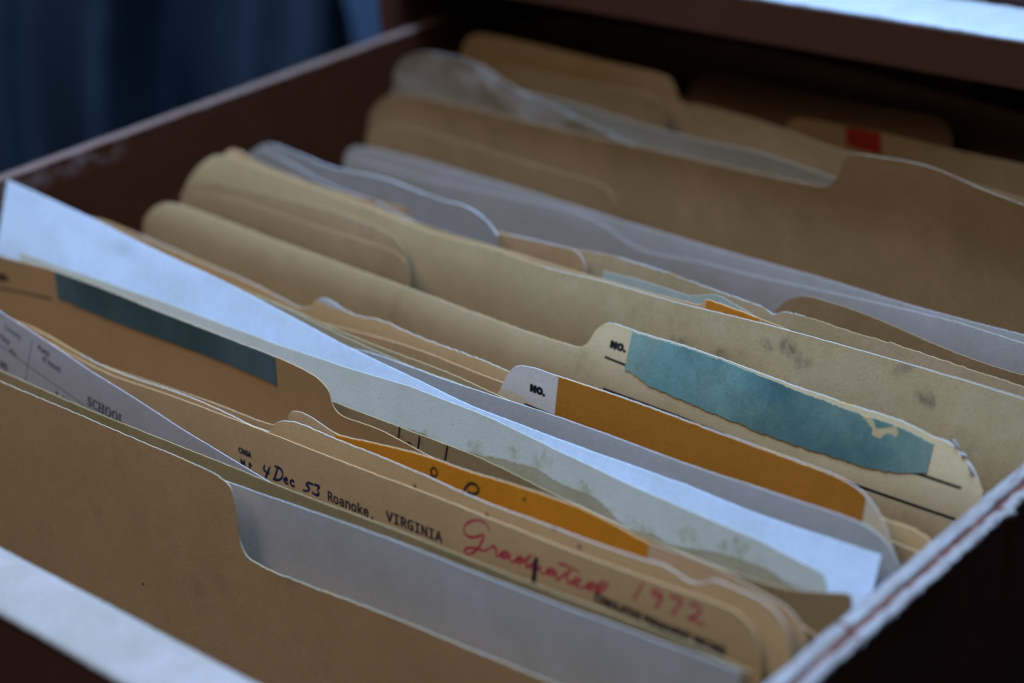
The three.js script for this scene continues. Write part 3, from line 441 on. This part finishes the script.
{ // 4
  const f = thing('manila_folder', 'brown-tan folder with a long dark teal strip on its left tab', 'folder', GF), m = MARKS.F;
  const lf = leaf(f, 'back_leaf', 'F', markedMat('#caa070', (g, Y) => {
    const ink = 'rgba(40,20,18,0.95)'; typed(g, Y, 'NO.', [m.n[0] - 0.6, m.n[1] + 0.4], [m.n[0] + 5.4, m.n[1] + 1.6], 2.6, 'bold SZ sans-serif', ink, 0.4); stroke(g, [[m.ln0[0] - 4, Y(m.ln0[1] - 0.6)], [m.ln0[0], Y(m.ln0[1])], [m.ln1[0], Y(m.ln1[1])]], 0.5, ink);
  }, 0.13, 80));
  strip(lf, 'color_strip', teal, along(lf, m.t0[0], m.t1[0], 0.12), [m.t0b, m.t1b], 0.03, 0.05);
}
{
  const f = thing('manila_folder', 'yellowed folder with tops of black printed letters, behind the teal left tab', 'folder', GF), m = MARKS.G2;
  leaf(f, 'back_leaf', 'G2', markedMat('#ac9066', (g, Y) => {
    const ink = 'rgba(20,16,16,0.95)'; for (const k of ['b0', 'b1', 'b2']) stroke(g, [[m[k][0], Y(m[k][1])], [m[k + 'b'][0] + 0.4, Y(m[k + 'b'][1] - 0.4)]], 0.55, ink);
    stroke(g, [[m.c[0], Y(m.c[1] - 0.8)], [m.c[0] + 1, Y(m.c[1] + 0.6)], [m.c1[0], Y(m.c1[1] + 0.5)], [m.c1[0] + 0.8, Y(m.c1[1] - 0.8)]], 0.5, ink);
    for (let i = 0; i < 70; i++) blot(g, 150 + 150 * hash(i, 90), Y(243 + 6 * hash(i, 91)), 2 + 3 * hash(i, 92), 'rgba(120,92,56,0.05)', i, 8);
  }, 0.16, 90));
}
{
  const p = thing('paper_sheet', 'water-stained grey-green sheet in front of the bright white sheet', 'paper', GP);
  leaf(p, 'sheet', 'G', markedMat('#c0b9a6', (g, Y) => {
    // brown water stain soaked up from below: uneven outline with a darker tide line, and islands of it above
    const edge = (x) => 248.2 + (x - 150) * 0.022 + 5.0 * (fbm(x * 0.035, 3, 15) - 0.5) * 2 + 0.5 * sn(x * 0.27, 6) * Math.max(0, sn(x * 0.05, 16)) + 0.25 * sn(x * 1.3, 18);
    g.beginPath(); g.moveTo(146, Y(190)); for (let x = 146; x <= 312; x += 0.7) g.lineTo(x, Y(edge(x))); g.lineTo(312, Y(190)); g.closePath(); g.fillStyle = 'rgba(146,122,80,0.62)'; g.fill(); for (let i = 0; i < 90; i++) { const x = 150 + 160 * hash(i, 531); blot(g, x, Y(edge(x) - 0.5 - 7 * hash(i, 532)), 1.5 + 3 * hash(i, 533), 'rgba(124,98,58,0.05)', i + 2800, 10); }
    const line = []; for (let x = 146; x <= 312; x += 1.6) line.push([x, Y(edge(x) - 0.3)]); stroke(g, line, 0.7, 'rgba(120,96,58,0.12)');
    for (let i = 0; i < 22; i++) { const x = 205 + 98 * hash(i, 511); blot(g, x, Y(edge(x) + 2.6 * hash(i, 512)), 0.8 + 2 * hash(i, 513), 'rgba(140,116,76,0.12)', i + 2600, 14); }
  }, 0.1, 100), { t: 0.12, sharp: true, jag: 0.04 });
}
{
  const p = thing('paper_sheet', 'bright white sheet slanting across the drawer, its left corner highest', 'paper', GP);
  leaf(p, 'sheet', 'H', mWhite, { t: 0.12, sharp: true, jag: 0.04, warp: (x, y) => 0.0005 * (fbm(x * 22, y * 30, 19) - 0.5) * 2 + 0.00035 * sn(x * 14 + y * 30, 5) - 0.00028 * Math.exp(-(((x - 0.066) / 0.006) ** 2) - (((y - 0.2545) / 0.0022) ** 2)) });
}
{
  const p = thing('record_card', 'grey-white card with a rounded right corner in front of the orange-strip tab', 'card', GP);
  leaf(p, 'sheet', 'I', mLav, { t: 0.14, jag: 0.03, core: coreWhite, edge: [155, 198], wear: 0.7 });
}
{
  const p = thing('paper_sheet', 'thin cream sheet tucked in front of the white-ended NO. tab folder', 'paper', GP);
  leaf(p, 'sheet', 'JB', paperMat('#c6b494', paperGrain), { t: 0.12, jag: 0.1 });
}
{ // 6
  const f = thing('manila_folder', 'folder with white NO. tab end and long ochre orange strip', 'folder', GF), m = MARKS.J;
  leaf(f, 'front_leaf', 'J1', mOld, { t: 0.16 });
  const lf = leaf(f, 'back_leaf', 'J', markedMat('#d0b48e', (g, Y) => {
    const ink = 'rgba(16,12,14,0.97)'; g.fillStyle = '#cfbfae'; g.beginPath(); g.moveTo(193, Y(264)); g.lineTo(m.o0[0] + 0.5, Y(264)); g.lineTo(m.o0b[0] + 0.5, Y(m.o0b[1] - 0.2)); g.lineTo(204, Y(250.6)); g.lineTo(199, Y(251.4)); g.lineTo(193, Y(250.8)); g.closePath(); g.fill();
    typed(g, Y, 'NO.', m.no, m.noe, 1.9, 'bold SZ sans-serif', ink, 0.35); stroke(g, [[m.l0[0], Y(m.l0[1])], [m.l1[0], Y(m.l1[1])]], 0.42, ink);
  }, 0.12, 120), { t: 0.18, wear: 0.8, core: coreWhite, edge: [195, 303] });
  strip(lf, 'color_strip', orange, along(lf, m.o0[0], m.o1[0], 0.1), [[0, 240], [315, 240]], 0.03);
}
{ // 7
  const f = thing('manila_folder', 'worn tan folder with a small pale tab end, behind the slanting white sheet', 'folder', GF);
  leaf(f, 'front_leaf', 'K2', mManila, { t: 0.18 });
  leaf(f, 'back_leaf', 'K', markedMat('#d0a670', (g, Y) => { g.fillStyle = '#c6b8ac'; g.beginPath(); g.ellipse(127, Y(250.8), 8, 1.9, -0.05, 0, 6.3); g.fill(); }, 0.14, 130), { t: 0.2, wear: 1.0, jag: 0.16, core: coreWhite, edge: [40, 204] });
}
{ // 8
  const f = thing('manila_folder', 'folder with NO. tab and long torn teal strip with a worn patch', 'folder', GF), m = MARKS.L;
  const lf = leaf(f, 'back_leaf', 'L', markedMat('#c8aa7c', (g, Y) => {
    const ink = 'rgba(16,12,12,0.97)'; typed(g, Y, 'NO.', m.no, m.noe, 1.9, 'bold SZ sans-serif', ink, 0.35);
    stroke(g, [[m.a0[0], Y(m.a0[1])], [m.a1[0], Y(m.a1[1])], [m.a3[0], Y(m.a3[1])]], 0.5, ink); stroke(g, [[m.b0[0], Y(m.b0[1])], [m.b1[0], Y(m.b1[1])]], 0.55, ink);
    for (let i = 0; i < 30; i++) blot(g, 300 * hash(i, 601), Y(236 + 20 * hash(i, 602)), 2 + 6 * hash(i, 603), hash(i, 604) > 0.5 ? 'rgba(120,98,70,0.05)' : 'rgba(190,178,150,0.05)', i + 610, 10);
  }, 0.14, 140), { t: 0.18, wear: 0.8, core: coreWhite, jag: 0.08, edge: [200, 302] });
  strip(lf, 'color_strip', tealWorn, along(lf, m.t0[0], m.t8[0], 0.3).map(([x, y]) => [x, y - 0.9 * smooth(Math.min(1, Math.max(0, (x - 228) / 60)))]), ['t0b', 't1', 't2', 't3', 't4', 't5', 't6', 't7'].map((k) => m[k]), 0.14, 0.18);
  // torn corner: curled slivers of the paper's surface
  for (const [x, y, w, h, r] of [[295.6, 257.7, 1.7, 0.7, -0.8], [297.6, 256.4, 0.9, 0.6, -0.2], [300.2, 254.0, 2.3, 0.7, -0.95]]) {
    const g = new THREE.SphereGeometry(1, 12, 8), p = g.attributes.position; for (let i = 0; i < p.count; i++) { p.setZ(i, p.getZ(i) * (0.6 + 0.8 * hash(i, 5))); p.setY(i, p.getY(i) * (0.5 + hash(i, 6))); }
    g.scale(w / 1000 * 0.8, h / 1000 * 0.45, 0.0002); g.rotateZ(r); g.translate(x / 1000, y / 1000, lf.S(x / 1000, y / 1000) + 0.0003); g.computeVertexNormals(); obj('torn_sliver', g, coreWhite, lf.mesh);
  }
}
{ // 9
  const f = thing('manila_folder', 'dull tan folder with rounded tab end, between the torn teal strip and the spotted folder', 'folder', GF);
  leaf(f, 'front_leaf', 'M', paperMat('#bb976c'), { t: 0.14 }); leaf(f, 'back_leaf', 'N2', paperMat('#bd9c70'), { t: 0.14 });
}
{ // 10
  const f = thing('manila_folder', 'wide yellowed folder with dark spots and bright worn top edge', 'folder', GF), m = MARKS.N;
  leaf(f, 'front_leaf', 'N', markedMat('#c9ab7a', (g, Y) => {
    const spot = ([x, y], r, col, s) => { blot(g, x, Y(y), r, col, s, 40); blot(g, x, Y(y), r * 0.6, col, s + 1, 30); };
    spot([m.s0[0], m.s0[1] - 1.2], 3, 'rgba(92,72,66,0.07)', 31); spot(m.s1, 2.4, 'rgba(100,82,72,0.05)', 132); spot([m.s0[0] + 4, m.s0[1] - 3], 3.2, 'rgba(104,86,74,0.04)', 138);
    spot(m.s2, 2.8, 'rgba(88,70,64,0.07)', 233); spot(m.s3, 3, 'rgba(100,84,74,0.05)', 334); spot(m.s4, 2.4, 'rgba(100,84,74,0.04)', 439); spot(m.s5, 3.4, 'rgba(104,88,74,0.04)', 535);
    for (let i = 0; i < 40; i++) blot(g, 110 + 200 * hash(i, 50), Y(240 + 22 * hash(i, 51)), 2 + 6 * hash(i, 52), hash(i, 53) > 0.5 ? 'rgba(186,184,164,0.05)' : 'rgba(120,96,66,0.05)', i + 60, 14);
    blot(g, m.p0[0] + 6, Y(m.p0[1] - 3), 10, 'rgba(184,182,168,0.035)', 36, 60); blot(g, 262, Y(254), 10, 'rgba(180,180,162,0.03)', 37, 60);
  }, 0.17, 150), { t: 0.2, wear: 0.5, core: coreWhite, jag: 0.05, edge: [165, 312] });
  const lf = leaf(f, 'back_leaf', 'N3', mManila, { t: 0.16 });
  strip(lf, 'color_strip', orangeScrap, along(lf, 215.2, 232, 0.05), [[0, 254], [315, 254]]);
}
{
  // a sheet folded at its left end, the nearer ply sloping down to the right
  const p = thing('folded_paper', 'thick folded grey paper sticking up behind the spotted folder', 'paper', GP);
  const l = LAYERS.O, S0 = surf(l), cols = [], top = outline(l.p, false, 1.2), R = 1.5, x0 = l.p[0][0] + R + 0.4, xe = l.p[l.p.length - 1][0];
  const S = (x, y) => S0(x, y) + 0.0006 * sn(x * 35, 3);
  const drop = (x) => 0.5 + 8.5 * Math.max(0, (x - 24) / 95);
  for (const [x, y] of [...top].reverse()) if (x > x0) cols.push({ x, top: y - drop(x), bot: 6.3, off: [0, R * (1 - 0.5 * (x - x0) / (xe - x0))], n: [0, 1] });
  for (let k = 1; k < 12; k++) { const a = Math.PI / 2 + Math.PI * k / 12; cols.push({ x: x0, top: lerpY(l.p, x0 + R * Math.cos(a)) - 0.5 * (1 - k / 12), bot: 6.3, off: [R * Math.cos(a), R * Math.sin(a)], n: [Math.cos(a), Math.sin(a)] }); }
  for (const [x, y] of top) if (x > x0) cols.push({ x, top: y + 0.12 * sn(x * 0.5, 4), bot: 6.3, off: [0, -R * (1 - 0.5 * (x - x0) / (xe - x0))], n: [0, -1] });
  const m = obj('sheet', solid(cols, S, 0.22), paperMat('#b2aaa4', paperGrain), p);
  obj('worn_edge', edgeBead(cols.slice(-Math.round(top.length * 0.85)), S, 0.24, 77, 0.9), coreWhite, m);
}
{
  const p = thing('paper_scrap', 'small pale scrap peeping out behind the worn edge of the spotted folder', 'paper', GP);
  leaf(p, 'sheet', 'SC', paperMat('#a8a692', paperGrain), { t: 0.12, sharp: true });
}
{ // 11
  const f = thing('manila_folder', 'tan folder with a rounded tab end right of the folded grey paper', 'folder', GF);
  leaf(f, 'front_leaf', 'P1', paperMat('#b98f60'), { t: 0.18, wear: 0.6, core: coreWhite, edge: [140, 171] }); leaf(f, 'back_leaf', 'P2', paperMat('#b8986c'), { t: 0.18, wear: 1.0, jag: 0.14, core: coreWhite, edge: [168, 242] });
}
{ // 12
  const f = thing('manila_folder', 'brown folder with rounded left tab end in front of the pale thin sheets', 'folder', GF);
  leaf(f, 'back_leaf', 'RR', mBrown, { t: 0.14 });
}
{
  const p = thing('paper_sheet', 'nearer of two thin lavender-grey sheets in front of the large dim folder', 'paper', GP);
  leaf(p, 'sheet', 'Q1', paperMat('#bdb1a6', paperGrain), { t: 0.14 });
  const q = thing('paper_sheet', 'farther and taller of two thin lavender-grey sheets in front of the large dim folder', 'paper', GP);
  leaf(q, 'sheet', 'Q2', paperMat('#c2b6ac', paperGrain), { t: 0.14 });
}
{ // 13
  const f = thing('manila_folder', 'large plain tan folder with raised tab at right, near the cabinet opening', 'folder', GF);
  leaf(f, 'front_leaf', 'S', paperMat('#ba976a'), { t: 0.14 }); leaf(f, 'back_leaf', 'T', paperMat('#c4a072'), { t: 0.14, wear: 0.8, edge: [198, 262] });
}
{
  const p = thing('crumpled_paper', 'crumpled grey-white paper leaning at the back left of the drawer', 'paper', GP);
  leaf(p, 'sheet', 'U', paperMat('#bcb4ac', paperGrain), { t: 0.14, warp: (x, y) => 0.0012 * (fbm(x * 60, y * 60, 9) - 0.5) * 2 + 0.0006 * sn(x * 90 + y * 120, 4) - 0.0008 });
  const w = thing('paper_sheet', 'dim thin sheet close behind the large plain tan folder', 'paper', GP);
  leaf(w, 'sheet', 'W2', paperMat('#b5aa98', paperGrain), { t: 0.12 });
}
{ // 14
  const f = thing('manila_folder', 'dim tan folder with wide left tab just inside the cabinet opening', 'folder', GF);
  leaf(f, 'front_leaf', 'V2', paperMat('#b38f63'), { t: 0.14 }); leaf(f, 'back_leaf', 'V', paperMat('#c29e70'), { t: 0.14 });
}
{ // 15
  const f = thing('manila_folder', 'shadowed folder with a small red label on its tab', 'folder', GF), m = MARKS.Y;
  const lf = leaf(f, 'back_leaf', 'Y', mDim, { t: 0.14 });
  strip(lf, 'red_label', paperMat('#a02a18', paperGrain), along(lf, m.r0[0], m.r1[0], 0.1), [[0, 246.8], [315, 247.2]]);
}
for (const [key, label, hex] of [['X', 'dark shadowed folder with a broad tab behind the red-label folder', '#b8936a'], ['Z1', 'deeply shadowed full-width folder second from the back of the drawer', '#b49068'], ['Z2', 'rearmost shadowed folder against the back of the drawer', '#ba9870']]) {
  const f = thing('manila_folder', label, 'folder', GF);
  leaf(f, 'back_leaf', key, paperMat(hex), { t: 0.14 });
}

renderer.render(scene, camera);
